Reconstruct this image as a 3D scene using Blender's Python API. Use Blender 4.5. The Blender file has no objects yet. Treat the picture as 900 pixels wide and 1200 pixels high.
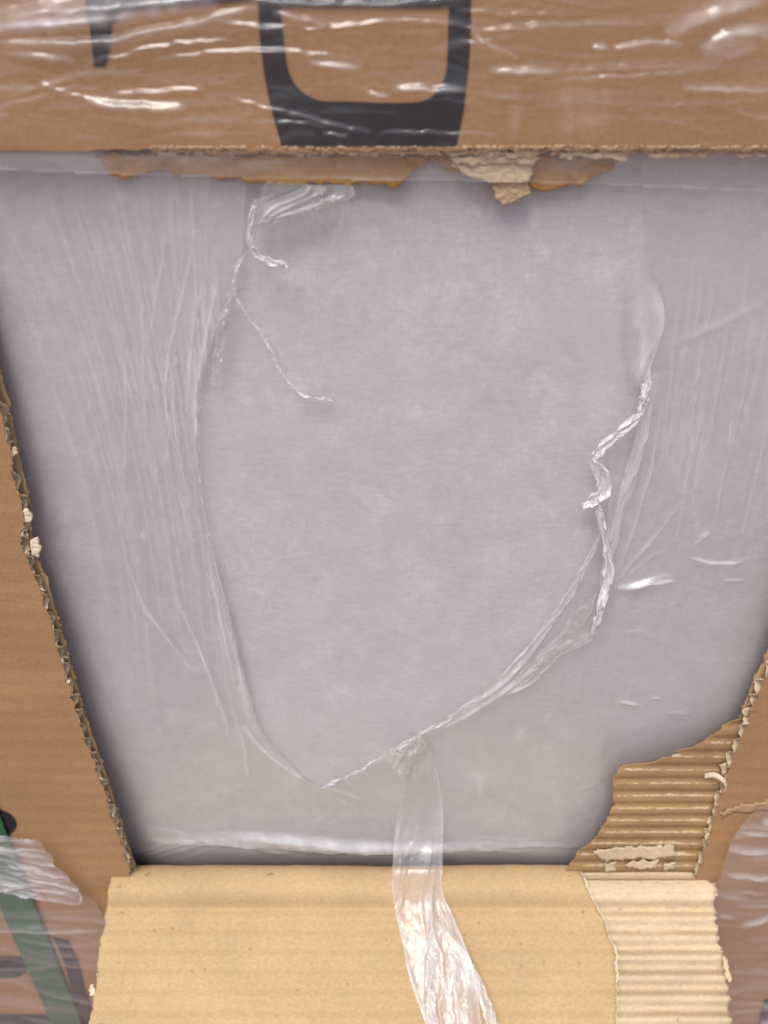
import bpy, math, random
import numpy as np
from mathutils import Vector

# ------------------------------------------------------------------ camera
D = 0.22                       # metres from the lens to the face of the carton
TH = math.radians(31.0)        # the camera looks down this much
FPX = 901.0                    # focal length for a 1200 high frame
scene = bpy.context.scene
cam_d = bpy.data.cameras.new('camera')
cam = bpy.data.objects.new('camera', cam_d)
scene.collection.objects.link(cam)
cam.location = (0, -D, 0)
cam.rotation_euler = (math.radians(90) - TH, 0, 0)
cam_d.sensor_fit = 'VERTICAL'
cam_d.sensor_height = 24.0
cam_d.sensor_width = 18.0
cam_d.lens = 24.0 * FPX / 1200.0
cam_d.clip_start = 0.01
cam_d.clip_end = 500.0
cam_d.dof.use_dof = True
cam_d.dof.focus_distance = 0.275
cam_d.dof.aperture_fstop = 6.5
scene.camera = cam

# ------------------------------------------------------------------ light
SUN_EL, SUN_AZ = math.radians(58), math.radians(-22)      # azimuth measured from straight behind the camera
world = bpy.data.worlds.new('World')
scene.world = world
world.use_nodes = True
wn = world.node_tree
bg = wn.nodes['Background']
sky = wn.nodes.new('ShaderNodeTexSky')
sky.sky_type = 'NISHITA'
sky.sun_disc = False
sky.sun_elevation = SUN_EL
sky.sun_rotation = math.radians(180) - SUN_AZ
sky.air_density = 1.0
sky.dust_density = 3.5
sky.ozone_density = 1.4
wn.links.new(sky.outputs[0], bg.inputs[0])
bg.inputs[1].default_value = 0.12
sun_d = bpy.data.lights.new('sun', 'SUN')
sun = bpy.data.objects.new('sun', sun_d)
scene.collection.objects.link(sun)
sun_d.energy = 1.5
sun_d.angle = math.radians(30)
sun_d.color = (1.0, 0.985, 0.96)
sdir = Vector((math.sin(SUN_AZ) * math.cos(SUN_EL), -math.cos(SUN_AZ) * math.cos(SUN_EL), math.sin(SUN_EL)))
sun.rotation_euler = sdir.to_track_quat('Z', 'Y').to_euler()
scene.view_settings.view_transform = 'Standard'
scene.view_settings.look = 'None'
scene.view_settings.gamma = 1.0
scene.view_settings.use_curve_mapping = False
scene.view_settings.exposure = 0.62
scene.cycles.transparent_max_bounces = 24
scene.cycles.max_bounces = 7
scene.cycles.use_adaptive_sampling = True
scene.cycles.adaptive_threshold = 0.02
scene.cycles.use_denoising = True

rng = np.random.default_rng(7)
random.seed(7)

# ------------------------------------------------------------------ helpers
ct, st = math.cos(TH), math.sin(TH)
def uv(px, py):
    return (np.asarray(px, float) - 450) / FPX, -(np.asarray(py, float) - 600) / FPX
def isect(px, py, P0, n):
    """where the sight line of a photo position meets the plane through P0 with normal n (both in y,z)"""
    u, v = uv(px, py)
    dy, dz = ct + st * v, ct * v - st
    t = ((P0[0] + D) * n[0] + P0[1] * n[1]) / (dy * n[0] + dz * n[1])
    return u * t, -D + dy * t, dz * t
def face(px, py, Y=0.0):
    return isect(px, py, (Y, 0.0), (1.0, 0.0))

def hash2(ix, iy, seed):
    h = np.sin(ix * 127.1 + iy * 311.7 + seed * 74.7) * 43758.5453
    return h - np.floor(h)
def vnoise(x, y, seed=0):
    x = np.asarray(x, float); y = np.asarray(y, float)
    ix, iy = np.floor(x), np.floor(y)
    fx, fy = x - ix, y - iy
    fx = fx * fx * (3 - 2 * fx); fy = fy * fy * (3 - 2 * fy)
    a, b = hash2(ix, iy, seed), hash2(ix + 1, iy, seed)
    c, d = hash2(ix, iy + 1, seed), hash2(ix + 1, iy + 1, seed)
    return (a + (b - a) * fx) * (1 - fy) + (c + (d - c) * fx) * fy
def fbm(x, y, seed=0, o=4):
    s, a, t = 0, 0.5, 0
    for i in range(o):
        s = s + a * vnoise(x * 2 ** i, y * 2 ** i, seed + i * 13); t += a; a *= 0.5
    return s / t

def smooth_path(pts, n):
    """Catmull-Rom through pts (any dimension), n samples"""
    p = np.asarray(pts, float)
    if len(p) == 2:
        return p[0] + (p[1] - p[0]) * np.linspace(0, 1, n)[:, None]
    q = np.vstack([2 * p[0] - p[1], p, 2 * p[-1] - p[-2]])
    seg = np.linalg.norm(np.diff(p, axis=0), axis=1); cum = np.concatenate([[0], np.cumsum(seg)])
    s = np.linspace(0, cum[-1], n)
    i = np.clip(np.searchsorted(cum, s, side='right') - 1, 0, len(p) - 2)
    f = ((s - cum[i]) / np.maximum(seg[i], 1e-9))[:, None]
    a, b, c, d = q[i], q[i + 1], q[i + 2], q[i + 3]
    return 0.5 * (2 * b + (c - a) * f + (2 * a - 5 * b + 4 * c - d) * f ** 2 + (3 * b - a - 3 * c + d) * f ** 3)

def link(name, me, mat, parent=None, smooth=True):
    if mat: me.materials.append(mat)
    if smooth:
        me.polygons.foreach_set('use_smooth', np.ones(len(me.polygons), bool))
    o = bpy.data.objects.new(name, me)
    scene.collection.objects.link(o)
    if parent is not None: o.parent = parent
    return o
def mesh_np(verts, faces, attrs=None):
    me = bpy.data.meshes.new('m')
    V = np.asarray(verts, np.float32).reshape(-1, 3)
    Fq = np.asarray(faces, np.int32)
    me.vertices.add(len(V)); me.vertices.foreach_set('co', V.ravel())
    k = Fq.shape[1]
    me.loops.add(Fq.size); me.loops.foreach_set('vertex_index', Fq.ravel())
    me.polygons.add(len(Fq)); me.polygons.foreach_set('loop_start', np.arange(len(Fq), dtype=np.int32) * k)
    me.update(calc_edges=True)
    for nme, arr in (attrs or {}).items():
        a = me.attributes.new(nme, 'FLOAT', 'POINT'); a.data.foreach_set('value', np.asarray(arr, np.float32).ravel())
    return me
def grid_faces(r, c, off=0):
    i, j = np.meshgrid(np.arange(r - 1), np.arange(c - 1), indexing='ij')
    a = (i * c + j).ravel() + off
    return np.stack([a, a + 1, a + c + 1, a + c], 1)
def grid_mesh(X, Y, Z, mask=None, attrs=None):
    r, c = X.shape
    Fq = grid_faces(r, c)
    V = np.stack([X, Y, Z], -1).reshape(-1, 3)
    at = {k: a.reshape(-1) for k, a in (attrs or {}).items()}
    if mask is not None:
        m = mask.reshape(-1)
        Fq = Fq[m[Fq].all(1)]
        used = np.zeros(len(V), bool); used[Fq.ravel()] = True
        idx = np.cumsum(used) - 1
        V = V[used]; Fq = idx[Fq]; at = {k: a[used] for k, a in at.items()}
    return mesh_np(V, Fq, at)
def merge(parts):
    """several (verts, quads) into one mesh"""
    off, VV, FF = 0, [], []
    for v, f in parts:
        VV.append(np.asarray(v).reshape(-1, 3)); FF.append(np.asarray(f) + off); off += len(VV[-1])
    return mesh_np(np.vstack(VV), np.vstack(FF))
def box_parts(x0, x1, y0, y1, z0, z1):
    v = [(x, y, z) for x in (x0, x1) for y in (y0, y1) for z in (z0, z1)]
    f = [(0, 1, 3, 2), (4, 6, 7, 5), (0, 4, 5, 1), (2, 3, 7, 6), (0, 2, 6, 4), (1, 5, 7, 3)]
    return v, f
def empty(name, loc=(0, 0, 0)):
    o = bpy.data.objects.new(name, None); scene.collection.objects.link(o); o.location = loc
    o.empty_display_size = 0.02
    return o
def tag(o, label=None, cat=None, group=None, kind=None):
    if label: o['label'] = label
    if cat: o['category'] = cat
    if group: o['group'] = group
    if kind: o['kind'] = kind
    return o
def in_poly(px, py, poly):
    poly = np.asarray(poly, float); ins = np.zeros(px.shape, bool)
    n = len(poly); j = n - 1
    for i in range(n):
        xi, yi = poly[i]; xj, yj = poly[j]
        if yi != yj:
            c = ((yi > py) != (yj > py)) & (px < (xj - xi) * (py - yi) / (yj - yi) + xi)
            ins ^= c
        j = i
    return ins

# ------------------------------------------------------------------ materials
def new_mat(name):
    m = bpy.data.materials.new(name); m.use_nodes = True
    nt = m.node_tree
    return m, nt, nt.nodes['Principled BSDF'], nt.links
def srgb(r, g, b):
    f = lambda c: (c / 255 / 12.92) if c / 255 <= 0.04045 else ((c / 255 + 0.055) / 1.055) ** 2.4
    return (f(r), f(g), f(b), 1)
def ramp(nt, fac, stops):
    r = nt.nodes.new('ShaderNodeValToRGB')
    while len(r.color_ramp.elements) < len(stops): r.color_ramp.elements.new(0.5)
    for e, (p, c) in zip(r.color_ramp.elements, stops): e.position = p; e.color = c
    nt.links.new(fac, r.inputs[0]); return r
def noise(nt, vec, scale, detail=4, rough=0.55, sc=(1, 1, 1)):
    mp = nt.nodes.new('ShaderNodeMapping'); mp.inputs['Scale'].default_value = sc
    nt.links.new(vec, mp.inputs[0])
    n = nt.nodes.new('ShaderNodeTexNoise'); n.inputs['Scale'].default_value = scale
    n.inputs['Detail'].default_value = detail; n.inputs['Roughness'].default_value = rough
    nt.links.new(mp.outputs[0], n.inputs['Vector']); return n
def scl(c, k): return (c[0] * k, c[1] * k, c[2] * k, 1)

def cardboard(name, col, rough=0.85, fleck=True, spec=0.06, vary=0.12, bump=0.25):
    m, nt, b, L = new_mat(name)
    tc = nt.nodes.new('ShaderNodeTexCoord').outputs['Object']
    n1 = noise(nt, tc, 20, 5, 0.6, (0.9, 1, 1.3))                 # broad tone
    n2 = noise(nt, tc, 900, 3, 0.7, (0.6, 1, 1))                 # fibre
    mix = nt.nodes.new('ShaderNodeMix'); mix.data_type = 'RGBA'; mix.blend_type = 'MULTIPLY'; mix.inputs[0].default_value = 1
    r1 = ramp(nt, n1.outputs['Fac'], [(0.3, scl(col, 1 - vary)), (0.7, scl(col, 1 + vary * 0.7))])
    r2 = ramp(nt, n2.outputs['Fac'], [(0.3, (0.84, 0.83, 0.81, 1)), (0.7, (1.06, 1.06, 1.06, 1))])
    L.new(r1.outputs[0], mix.inputs['A']); L.new(r2.outputs[0], mix.inputs['B'])
    out = mix.outputs['Result']
    if fleck:
        n3 = noise(nt, tc, 330, 2, 0.5)
        fr = ramp(nt, n3.outputs['Fac'], [(0.25, (1, 1, 1, 1)), (0.29, (0, 0, 0, 1))])
        mx = nt.nodes.new('ShaderNodeMix'); mx.data_type = 'RGBA'
        mm = nt.nodes.new('ShaderNodeMath'); mm.operation = 'MULTIPLY'; mm.inputs[1].default_value = 0.55
        L.new(fr.outputs[0], mm.inputs[0]); L.new(mm.outputs[0], mx.inputs[0])
        L.new(out, mx.inputs['A']); mx.inputs['B'].default_value = scl(col, 0.35)
        out = mx.outputs['Result']
    L.new(out, b.inputs['Base Color'])
    b.inputs['Roughness'].default_value = rough
    b.inputs['Specular IOR Level'].default_value = spec
    bp = nt.nodes.new('ShaderNodeBump'); bp.inputs['Strength'].default_value = bump; bp.inputs['Distance'].default_value = 0.0004
    L.new(n2.outputs['Fac'], bp.inputs['Height']); L.new(bp.outputs[0], b.inputs['Normal'])
    return m
M = {}
M['kraft'] = cardboard('kraft_outer', (0.335, 0.193, 0.096, 1))
M['kraft_in'] = cardboard('kraft_inner', (0.485, 0.336, 0.180, 1), vary=0.12, bump=0.15)
M['kraft_torn'] = cardboard('kraft_torn', (0.33, 0.205, 0.100, 1), vary=0.25, bump=0.5)
M['flute'] = cardboard('fluting', (0.575, 0.455, 0.295, 1), vary=0.2, bump=0.6)
M['flute_dim'] = cardboard('fluting_cut_edge', (0.50, 0.37, 0.235, 1), vary=0.25, bump=0.6)
M['shred'] = cardboard('torn_paper', (0.68, 0.57, 0.41, 1), vary=0.15, bump=0.8)
M['kraft_mid'] = cardboard('kraft_ply', (0.37, 0.235, 0.13, 1), bump=0.5)
M['rust'] = cardboard('torn_liner', (0.42, 0.235, 0.085, 1), vary=0.25, bump=0.6)

def ink_mat():
    m, nt, b, L = new_mat('black_ink')
    tc = nt.nodes.new('ShaderNodeTexCoord').outputs['Object']
    n = noise(nt, tc, 160, 4, 0.6)
    r = ramp(nt, n.outputs['Fac'], [(0.3, (0.008, 0.007, 0.010, 1)), (0.75, (0.02, 0.017, 0.022, 1))])
    L.new(r.outputs[0], b.inputs['Base Color']); b.inputs['Roughness'].default_value = 0.55
    b.inputs['Specular IOR Level'].default_value = 0.3
    return m
M['ink'] = ink_mat()

def package_mat():
    m, nt, b, L = new_mat('milky_wrap')
    tc = nt.nodes.new('ShaderNodeTexCoord').outputs['Object']
    n1 = noise(nt, tc, 60, 12, 0.78)
    n1.inputs['Distortion'].default_value = 0.25
    n2 = noise(nt, tc, 9, 3, 0.5)
    n3 = noise(nt, tc, 1300, 2, 0.5)          # fine grain
    n4 = noise(nt, tc, 190, 6, 0.75, (1.6, 1, 0.8))
    n4.inputs['Distortion'].default_value = 0.5
    n6 = noise(nt, tc, 520, 3, 0.6, (0.5, 1, 1.4))
    r1 = ramp(nt, n1.outputs['Fac'], [(0.36, (0.405, 0.384, 0.387, 1)), (0.54, (0.432, 0.413, 0.417, 1)), (0.74, (0.525, 0.508, 0.515, 1))])
    r3 = ramp(nt, n3.outputs['Fac'], [(0.3, (0.95, 0.95, 0.95, 1)), (0.7, (1.035, 1.035, 1.035, 1))])
    r4 = ramp(nt, n4.outputs['Fac'], [(0.50, (0.98, 0.98, 0.98, 1)), (0.60, (1.06, 1.06, 1.065, 1)), (0.74, (1.22, 1.22, 1.23, 1))])
    r6 = ramp(nt, n6.outputs['Fac'], [(0.35, (0.95, 0.95, 0.95, 1)), (0.65, (1.04, 1.04, 1.04, 1))])
    gate = ramp(nt, n2.outputs['Fac'], [(0.42, (0, 0, 0, 1)), (0.62, (1, 1, 1, 1))])
    mx = nt.nodes.new('ShaderNodeMix'); mx.data_type = 'RGBA'; mx.blend_type = 'MULTIPLY'; mx.inputs[0].default_value = 1
    L.new(r1.outputs[0], mx.inputs['A']); L.new(r3.outputs[0], mx.inputs['B'])
    mz = nt.nodes.new('ShaderNodeMix'); mz.data_type = 'RGBA'; mz.blend_type = 'MULTIPLY'; mz.inputs[0].default_value = 1
    L.new(mx.outputs['Result'], mz.inputs['A']); L.new(r6.outputs[0], mz.inputs['B'])
    my = nt.nodes.new('ShaderNodeMix'); my.data_type = 'RGBA'; my.blend_type = 'MULTIPLY'
    L.new(gate.outputs[0], my.inputs[0])
    L.new(mz.outputs['Result'], my.inputs['A']); L.new(r4.outputs[0], my.inputs['B'])
    L.new(my.outputs['Result'], b.inputs['Base Color'])
    b.inputs['Roughness'].default_value = 0.42
    b.inputs['Specular IOR Level'].default_value = 0.35
    bp = nt.nodes.new('ShaderNodeBump'); bp.inputs['Strength'].default_value = 0.12; bp.inputs['Distance'].default_value = 0.001
    L.new(n1.outputs['Fac'], bp.inputs['Height']); L.new(bp.outputs[0], b.inputs['Normal'])
    return m
M['package'] = package_mat()

def film_mat(name, base_haze=0.05, rough=0.14, refl=2.0, tint=(0.97, 0.955, 0.95, 1), bump=0.35, bscale=60, bstretch=(1, 1, 1), white=(0.78, 0.76, 0.76, 1)):
    m = bpy.data.materials.new(name); m.use_nodes = True
    nt = m.node_tree; L = nt.links; nt.nodes.remove(nt.nodes['Principled BSDF'])
    out = nt.nodes['Material Output']
    N = nt.nodes.new
    tc = N('ShaderNodeTexCoord').outputs['Object']
    nb = noise(nt, tc, bscale, 5, 0.6, bstretch)
    bp = N('ShaderNodeBump'); bp.inputs['Strength'].default_value = bump; bp.inputs['Distance'].default_value = 0.002
    L.new(nb.outputs['Fac'], bp.inputs['Height'])
    tr = N('ShaderNodeBsdfTransparent'); tr.inputs[0].default_value = tint
    gl = N('ShaderNodeBsdfGlossy'); gl.inputs['Roughness'].default_value = rough; gl.inputs['Color'].default_value = (1, 1, 1, 1)
    L.new(bp.outputs[0], gl.inputs['Normal'])
    fr = N('ShaderNodeFresnel'); L.new(bp.outputs[0], fr.inputs['Normal'])
    ge = N('ShaderNodeNewGeometry'); mi = N('ShaderNodeMapRange')          # both faces of a thin film reflect alike
    mi.inputs[3].default_value = 1.5; mi.inputs[4].default_value = 1 / 1.5
    L.new(ge.outputs['Backfacing'], mi.inputs[0]); L.new(mi.outputs[0], fr.inputs['IOR'])
    mf = N('ShaderNodeMath'); mf.operation = 'MULTIPLY'; mf.inputs[1].default_value = refl; mf.use_clamp = True
    L.new(fr.outputs[0], mf.inputs[0])
    s1 = N('ShaderNodeMixShader'); L.new(mf.outputs[0], s1.inputs[0]); L.new(tr.outputs[0], s1.inputs[1]); L.new(gl.outputs[0], s1.inputs[2])
    pr = N('ShaderNodeBsdfPrincipled'); pr.inputs['Base Color'].default_value = white
    pr.inputs['Roughness'].default_value = 0.3; pr.inputs['Specular IOR Level'].default_value = 0.6
    L.new(bp.outputs[0], pr.inputs['Normal'])
    tl = N('ShaderNodeBsdfTranslucent'); tl.inputs[0].default_value = white
    s2 = N('ShaderNodeMixShader'); s2.inputs[0].default_value = 0.25; L.new(pr.outputs[0], s2.inputs[1]); L.new(tl.outputs[0], s2.inputs[2])
    at = N('ShaderNodeAttribute'); at.attribute_name = 'haze'
    nv = noise(nt, tc, 120, 4, 0.6, bstretch)
    mr = N('ShaderNodeMapRange'); mr.inputs[1].default_value = 0.25; mr.inputs[2].default_value = 0.75; mr.inputs[3].default_value = 0.55; mr.inputs[4].default_value = 1.3
    L.new(nv.outputs['Fac'], mr.inputs[0])
    mm = N('ShaderNodeMath'); mm.operation = 'MULTIPLY_ADD'; mm.inputs[2].default_value = base_haze
    L.new(at.outputs['Fac'], mm.inputs[0]); L.new(mr.outputs[0], mm.inputs[1]); mm.use_clamp = True
    s3 = N('ShaderNodeMixShader'); L.new(mm.outputs[0], s3.inputs[0]); L.new(s1.outputs[0], s3.inputs[1]); L.new(s2.outputs[0], s3.inputs[2])
    L.new(s3.outputs[0], out.inputs['Surface'])
    return m
M['film_top'] = film_mat('stretch_film_upper', 0.0, 0.14, 1.1, bump=0.5, bscale=30, bstretch=(0.35, 1, 1.8))
M['film_low'] = film_mat('stretch_film_lower', 0.015, 0.11, 1.5, bump=0.3, bscale=40, bstretch=(0.3, 1, 1.8))
M['film_in'] = film_mat('package_film', 0.02, 0.2, 1.5, tint=(0.985, 0.977, 0.977, 1), bump=0.25, bscale=25, bstretch=(1, 1, 0.5))
M['film_crumple'] = film_mat('crumpled_film', 0.04, 0.22, 1.3, bump=0.35, bscale=120)

def strap_mat():
    m, nt, b, L = new_mat('green_strap')
    tc = nt.nodes.new('ShaderNodeTexCoord').outputs['Object']
    n = noise(nt, tc, 300, 3, 0.6, (3, 1, 0.2))
    r = ramp(nt, n.outputs['Fac'], [(0.3, (0.012, 0.075, 0.035, 1)), (0.75, (0.022, 0.115, 0.055, 1))])
    L.new(r.outputs[0], b.inputs['Base Color']); b.inputs['Roughness'].default_value = 0.35
    return m
M['strap'] = strap_mat()
def ground_mat():
    m, nt, b, L = new_mat('paving')
    tc = nt.nodes.new('ShaderNodeTexCoord').outputs['Object']
    n = noise(nt, tc, 6, 6, 0.65)
    r = ramp(nt, n.outputs['Fac'], [(0.3, (0.24, 0.165, 0.145, 1)), (0.7, (0.36, 0.26, 0.235, 1))])
    L.new(r.outputs[0], b.inputs['Base Color']); b.inputs['Roughness'].default_value = 0.9
    return m
M['ground'] = ground_mat()

# ------------------------------------------------------------------ ground under the carton, out of view, added for bounce light from below
GZ, TZ = -0.72, 0.16                   # foot and top of the carton
BX = 0.36                              # half width
g = link('ground', mesh_np([(-60, -60, GZ - 0.004), (60, -60, GZ - 0.004), (60, 60, GZ - 0.004), (-60, 60, GZ - 0.004)], [(0, 1, 2, 3)]), M['ground'], smooth=False)
tag(g, kind='structure')

# ------------------------------------------------------------------ the carton
PITCH = 0.0082                          # flute spacing
THK = 0.0046                            # board thickness
Z_TOP = float(face(450, 176)[2])        # upper edge of the window
Z_FOLD = float(face(450, 1030)[2])      # lower edge, where the flap is folded out
box = empty('cardboard_box', (0, 0, GZ))
tag(box, 'brown corrugated carton with a ragged window torn in its front and the flap folded out', 'carton')
inv = -GZ
class _P: pass
def bchild(name, me, mat, parent=None, smooth=True):
    """mesh given in world coordinates, hung on the carton"""
    V = np.empty(len(me.vertices) * 3, np.float32); me.vertices.foreach_get('co', V)
    if parent is None or parent is box:
        V[2::3] -= GZ
        me.vertices.foreach_set('co', V); me.update()
        return link(name, me, mat, box, smooth)
    V[2::3] -= GZ                        # parts of parts share the carton's space (their parents sit at its origin)
    me.vertices.foreach_set('co', V); me.update()
    return link(name, me, mat, parent, smooth)

# ragged upright edges of the window, given as x over z
def edge_fn(pts, Y=0.0):
    x, _, z = face([p[0] for p in pts], [p[1] for p in pts], Y)
    o = np.argsort(z); z, x = z[o], x[o]
    return lambda zz: np.interp(zz, z, x)
left_edge = edge_fn([(-60, 245), (0, 478), (9, 520), (25, 590), (29, 625), (31, 652), (48, 690), (77, 790), (94, 850), (118, 915), (150, 1014)])
right_edge = edge_fn([(1010, 480), (960, 600), (903, 785), (893, 800), (878, 838), (852, 905), (834, 965), (820, 1014)])
def ragged(z, seed, amp=0.0009):
    return amp * (fbm(z * 260, z * 0 + seed, seed) - 0.5) * 2 + amp * 0.9 * (vnoise(z * 1500, z * 0 + 3.3, seed + 5) - 0.5)

def wash(z, a=0.00005):
    return a * np.sin(2 * np.pi * z / PITCH)
# outer liner: four strips that butt together
zz = np.arange(Z_FOLD, Z_TOP, 0.0006); zz = np.append(zz, Z_TOP)
parts = []
def strip(xa, xb, z, y, ncol=6):
    t = np.linspace(0, 1, ncol)[None, :]
    X = xa[:, None] + (xb - xa)[:, None] * t
    Yv = np.repeat(y[:, None], ncol, 1); Zv = np.repeat(z[:, None], ncol, 1)
    return np.stack([X, Yv, Zv], -1).reshape(-1, 3), grid_faces(len(z), ncol)
eL = left_edge(zz) + ragged(zz, 1, 0.0011) - 0.0016 * np.clip(fbm(zz * 120, zz * 0, 15) - 0.58, 0, 1) * 4
eR = right_edge(zz) + ragged(zz, 2, 0.0012) + 0.0016 * np.clip(fbm(zz * 120, zz * 0, 16) - 0.58, 0, 1) * 4
parts.append(strip(np.full_like(zz, -BX), eL, zz, wash(zz)))
parts.append(strip(eR, np.full_like(zz, BX), zz, wash(zz)))
zl = np.arange(GZ, Z_FOLD, 0.0012); zl = np.append(zl, Z_FOLD)
parts.append(strip(np.full_like(zl, -BX), np.full_like(zl, BX), zl, wash(zl)))
# upper strip with a cut lower edge running along the flutes
xs = np.arange(-BX, BX, 0.0008); xs = np.append(xs, BX)
def top_edge(x):
    return Z_TOP + 0.0010 * (fbm(x * 60, x * 0, 21) - 0.5) + 0.0007 * (vnoise(x * 500, x * 0, 9) - 0.5)
tz = np.linspace(0, 1, 60) ** 1.6
Xu = np.repeat(xs[None, :], 60, 0)
Zu = top_edge(xs)[None, :] + (TZ - top_edge(xs))[None, :] * tz[:, None]
Yu = wash(Zu) - 0.0006 * np.exp(-(Zu - Z_TOP) / 0.004) * (fbm(Xu * 30, Zu * 0, 4) - 0.3)
parts.append((np.stack([Xu, Yu, Zu], -1).reshape(-1, 3), grid_faces(60, len(xs))))
front = bchild('front_panel', merge(parts), M['kraft'])

# inner liner and fluting along both upright cuts
def edge_sheets(edge, side, seed, zlo, zhi):
    z = np.arange(zlo, zhi, 0.00035)
    e = edge(z)
    far = e + side * 0.05
    # inner liner
    p = [strip(e - side * (0.0004 + np.abs(ragged(z, seed, 0.0012))), far, z, np.full_like(z, THK), 3)]
    bchild('inner_liner', merge(p), M['kraft_in'], front)
    z2 = np.arange(zlo, zhi, PITCH / 14)
    e2 = edge(z2)
    amp = (THK - 0.0008) / 2
    crush = 1 - 0.55 * np.clip(fbm(z2 * 90, z2 * 0, seed + 7) - 0.45, 0, 1) * 2
    y2 = THK / 2 + amp * crush * np.sin(2 * np.pi * z2 / PITCH) + 0.0004 * (vnoise(z2 * 400, z2 * 0, seed) - 0.5)
    out = e2 - side * ragged(z2, seed + 3, 0.0013)
    fo = bchild('fluting', merge([strip(out, e2 + side * 0.04, z2, y2, 4)]), M['flute'], front)
    so = fo.modifiers.new('solid', 'SOLIDIFY'); so.thickness = 0.00055; so.offset = 0
    # pulp fuzz standing out of the cut: tiny torn flakes
    parts = []
    for k in range(90):
        z0 = rng.uniform(zlo, zhi); x0 = float(edge(z0)) - side * rng.uniform(-0.0006, 0.0005); y0 = rng.uniform(-0.0001, THK)
        L1, L2 = rng.uniform(0.0004, 0.0013, 2); a = rng.uniform(0, 6.28)
        d1 = np.array([math.cos(a) * 0.5, rng.uniform(-.5, .5), math.sin(a)]) * L1; d2 = np.array([-math.sin(a) * 0.5 - side * 0.4, rng.uniform(-.6, .6), math.cos(a)]) * L2
        c = np.array([x0, y0, z0]); parts.append((np.array([c - d1, c - d2, c + d1 * rng.uniform(.4, 1), c + d2]), np.array([[0, 1, 2, 3]])))
    fz = bchild('paper_fuzz', merge(parts), M['shred'], front, smooth=False); tag(fz, kind='stuff')
    return
edge_sheets(left_edge, -1, 31, Z_FOLD - 0.006, Z_TOP)
edge_sheets(right_edge, 1, 37, Z_FOLD - 0.006, Z_TOP)

# rest of the carton: sides, back, lid, base
t = THK
for nm, b in (('side_panel', (-BX, -BX + t, t + 0.001, 0.42, GZ, TZ)), ('side_panel', (BX - t, BX, t + 0.001, 0.42, GZ, TZ)),
              ('back_panel', (-BX + t, BX - t, 0.42 - t, 0.42, GZ, TZ)), ('top_panel', (-BX, BX, 0.0, 0.42, TZ + 0.0005, TZ + t)),
              ('base_panel', (-BX, BX, 0.0005, 0.42, GZ - 0.0035, GZ - 0.0002))):
    bchild(nm, merge([box_parts(*b)]), M['kraft'], smooth=False)

# torn paper pieces ---------------------------------------------------------
def torn_piece(name, poly, Y, mat, parent=None, thick=0.0005, jit=1.2, seed=0, curl=0.0, step=3.0, plane=None):
    """a scrap with a ragged outline: outline points are photo positions on the plane Y (or on plane)"""
    p = np.asarray(poly, float); pts = []
    n = len(p)
    for i in range(n):
        a, b = p[i], p[(i + 1) % n]
        k = max(1, int(np.linalg.norm(b - a) / step))
        for j in range(k): pts.append(a + (b - a) * j / k)
    pts = np.array(pts)
    s = np.arange(len(pts))
    nx = (vnoise(s * 0.55, s * 0 + 0.5, seed + 1) - 0.5) * 2 * jit + (vnoise(s * 1.7, s * 0, seed + 4) - 0.5) * jit
    ny = (vnoise(s * 0.55, s * 0 + 7.5, seed + 2) - 0.5) * 2 * jit + (vnoise(s * 1.7, s * 0, seed + 5) - 0.5) * jit
    pts = pts + np.stack([nx, ny], 1)
    # fill with a small grid clipped to the outline so that the scrap can curl and pucker
    lo, hi = pts.min(0) - 1, pts.max(0) + 1
    stp = max(1.2, min(2.4, (hi - lo).max() / 60))
    gx, gy = np.meshgrid(np.arange(lo[0], hi[0] + stp, stp), np.arange(lo[1], hi[1] + stp, stp))
    mk = in_poly(gx, gy, pts)
    if plane is None: X, Yv, Z = face(gx, gy, Y)
    else: X, Yv, Z = isect(gx, gy, plane[0], plane[1])
    h = 0.0010 * (fbm(gx * 0.06, gy * 0.12, seed + 8) - 0.5) + 0.0005 * (vnoise(gx * 0.4, gy * 0.4, seed + 9) - 0.5)
    h = h + curl * ((gy - lo[1]) / max(hi[1] - lo[1], 1)) ** 2
    me = grid_mesh(X, Yv - h, Z, mk)
    if len(me.polygons) == 0: return None
    o = bchild(name, me, mat, parent)
    so = o.modifiers.new('solid', 'SOLIDIFY'); so.thickness = thick; so.offset = 0
    return o

# brown liner hanging below the upper edge
torn_piece('torn_liner', [(104, 178), (300, 180), (500, 180), (505, 192), (486, 200), (478, 212), (460, 222), (440, 216), (405, 219), (370, 215), (345, 219), (312, 216), (280, 213), (240, 208), (205, 205), (190, 200), (160, 206), (146, 212), (132, 207), (122, 196)], 0.0052, M['rust'], front, jit=3.6, seed=3)
torn_piece('torn_liner', [(500, 182), (540, 180), (735, 180), (718, 196), (700, 208), (688, 218), (660, 219), (645, 225), (622, 221), (600, 205), (545, 202), (520, 200)], 0.0054, M['rust'], front, jit=3.4, seed=5)
torn_piece('paper_shred', [(576, 200), (622, 200), (620, 214), (622, 228), (608, 233), (600, 238), (588, 239), (580, 232), (577, 218)], 0.0040, M['flute_dim'], front, jit=2.0, seed=11, thick=0.0008)
torn_piece('paper_shred', [(528, 192), (560, 190), (626, 190), (624, 202), (619, 213), (600, 214), (578, 215), (563, 212), (546, 206), (534, 199)], 0.0028, M['flute'], front, jit=1.8, seed=12, thick=0.0008)
torn_piece('paper_shred', [(526, 183), (580, 181), (634, 183), (626, 195), (600, 192), (560, 194), (532, 193)], 0.0018, M['flute_dim'], front, jit=1.8, seed=13, thick=0.0006)
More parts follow.
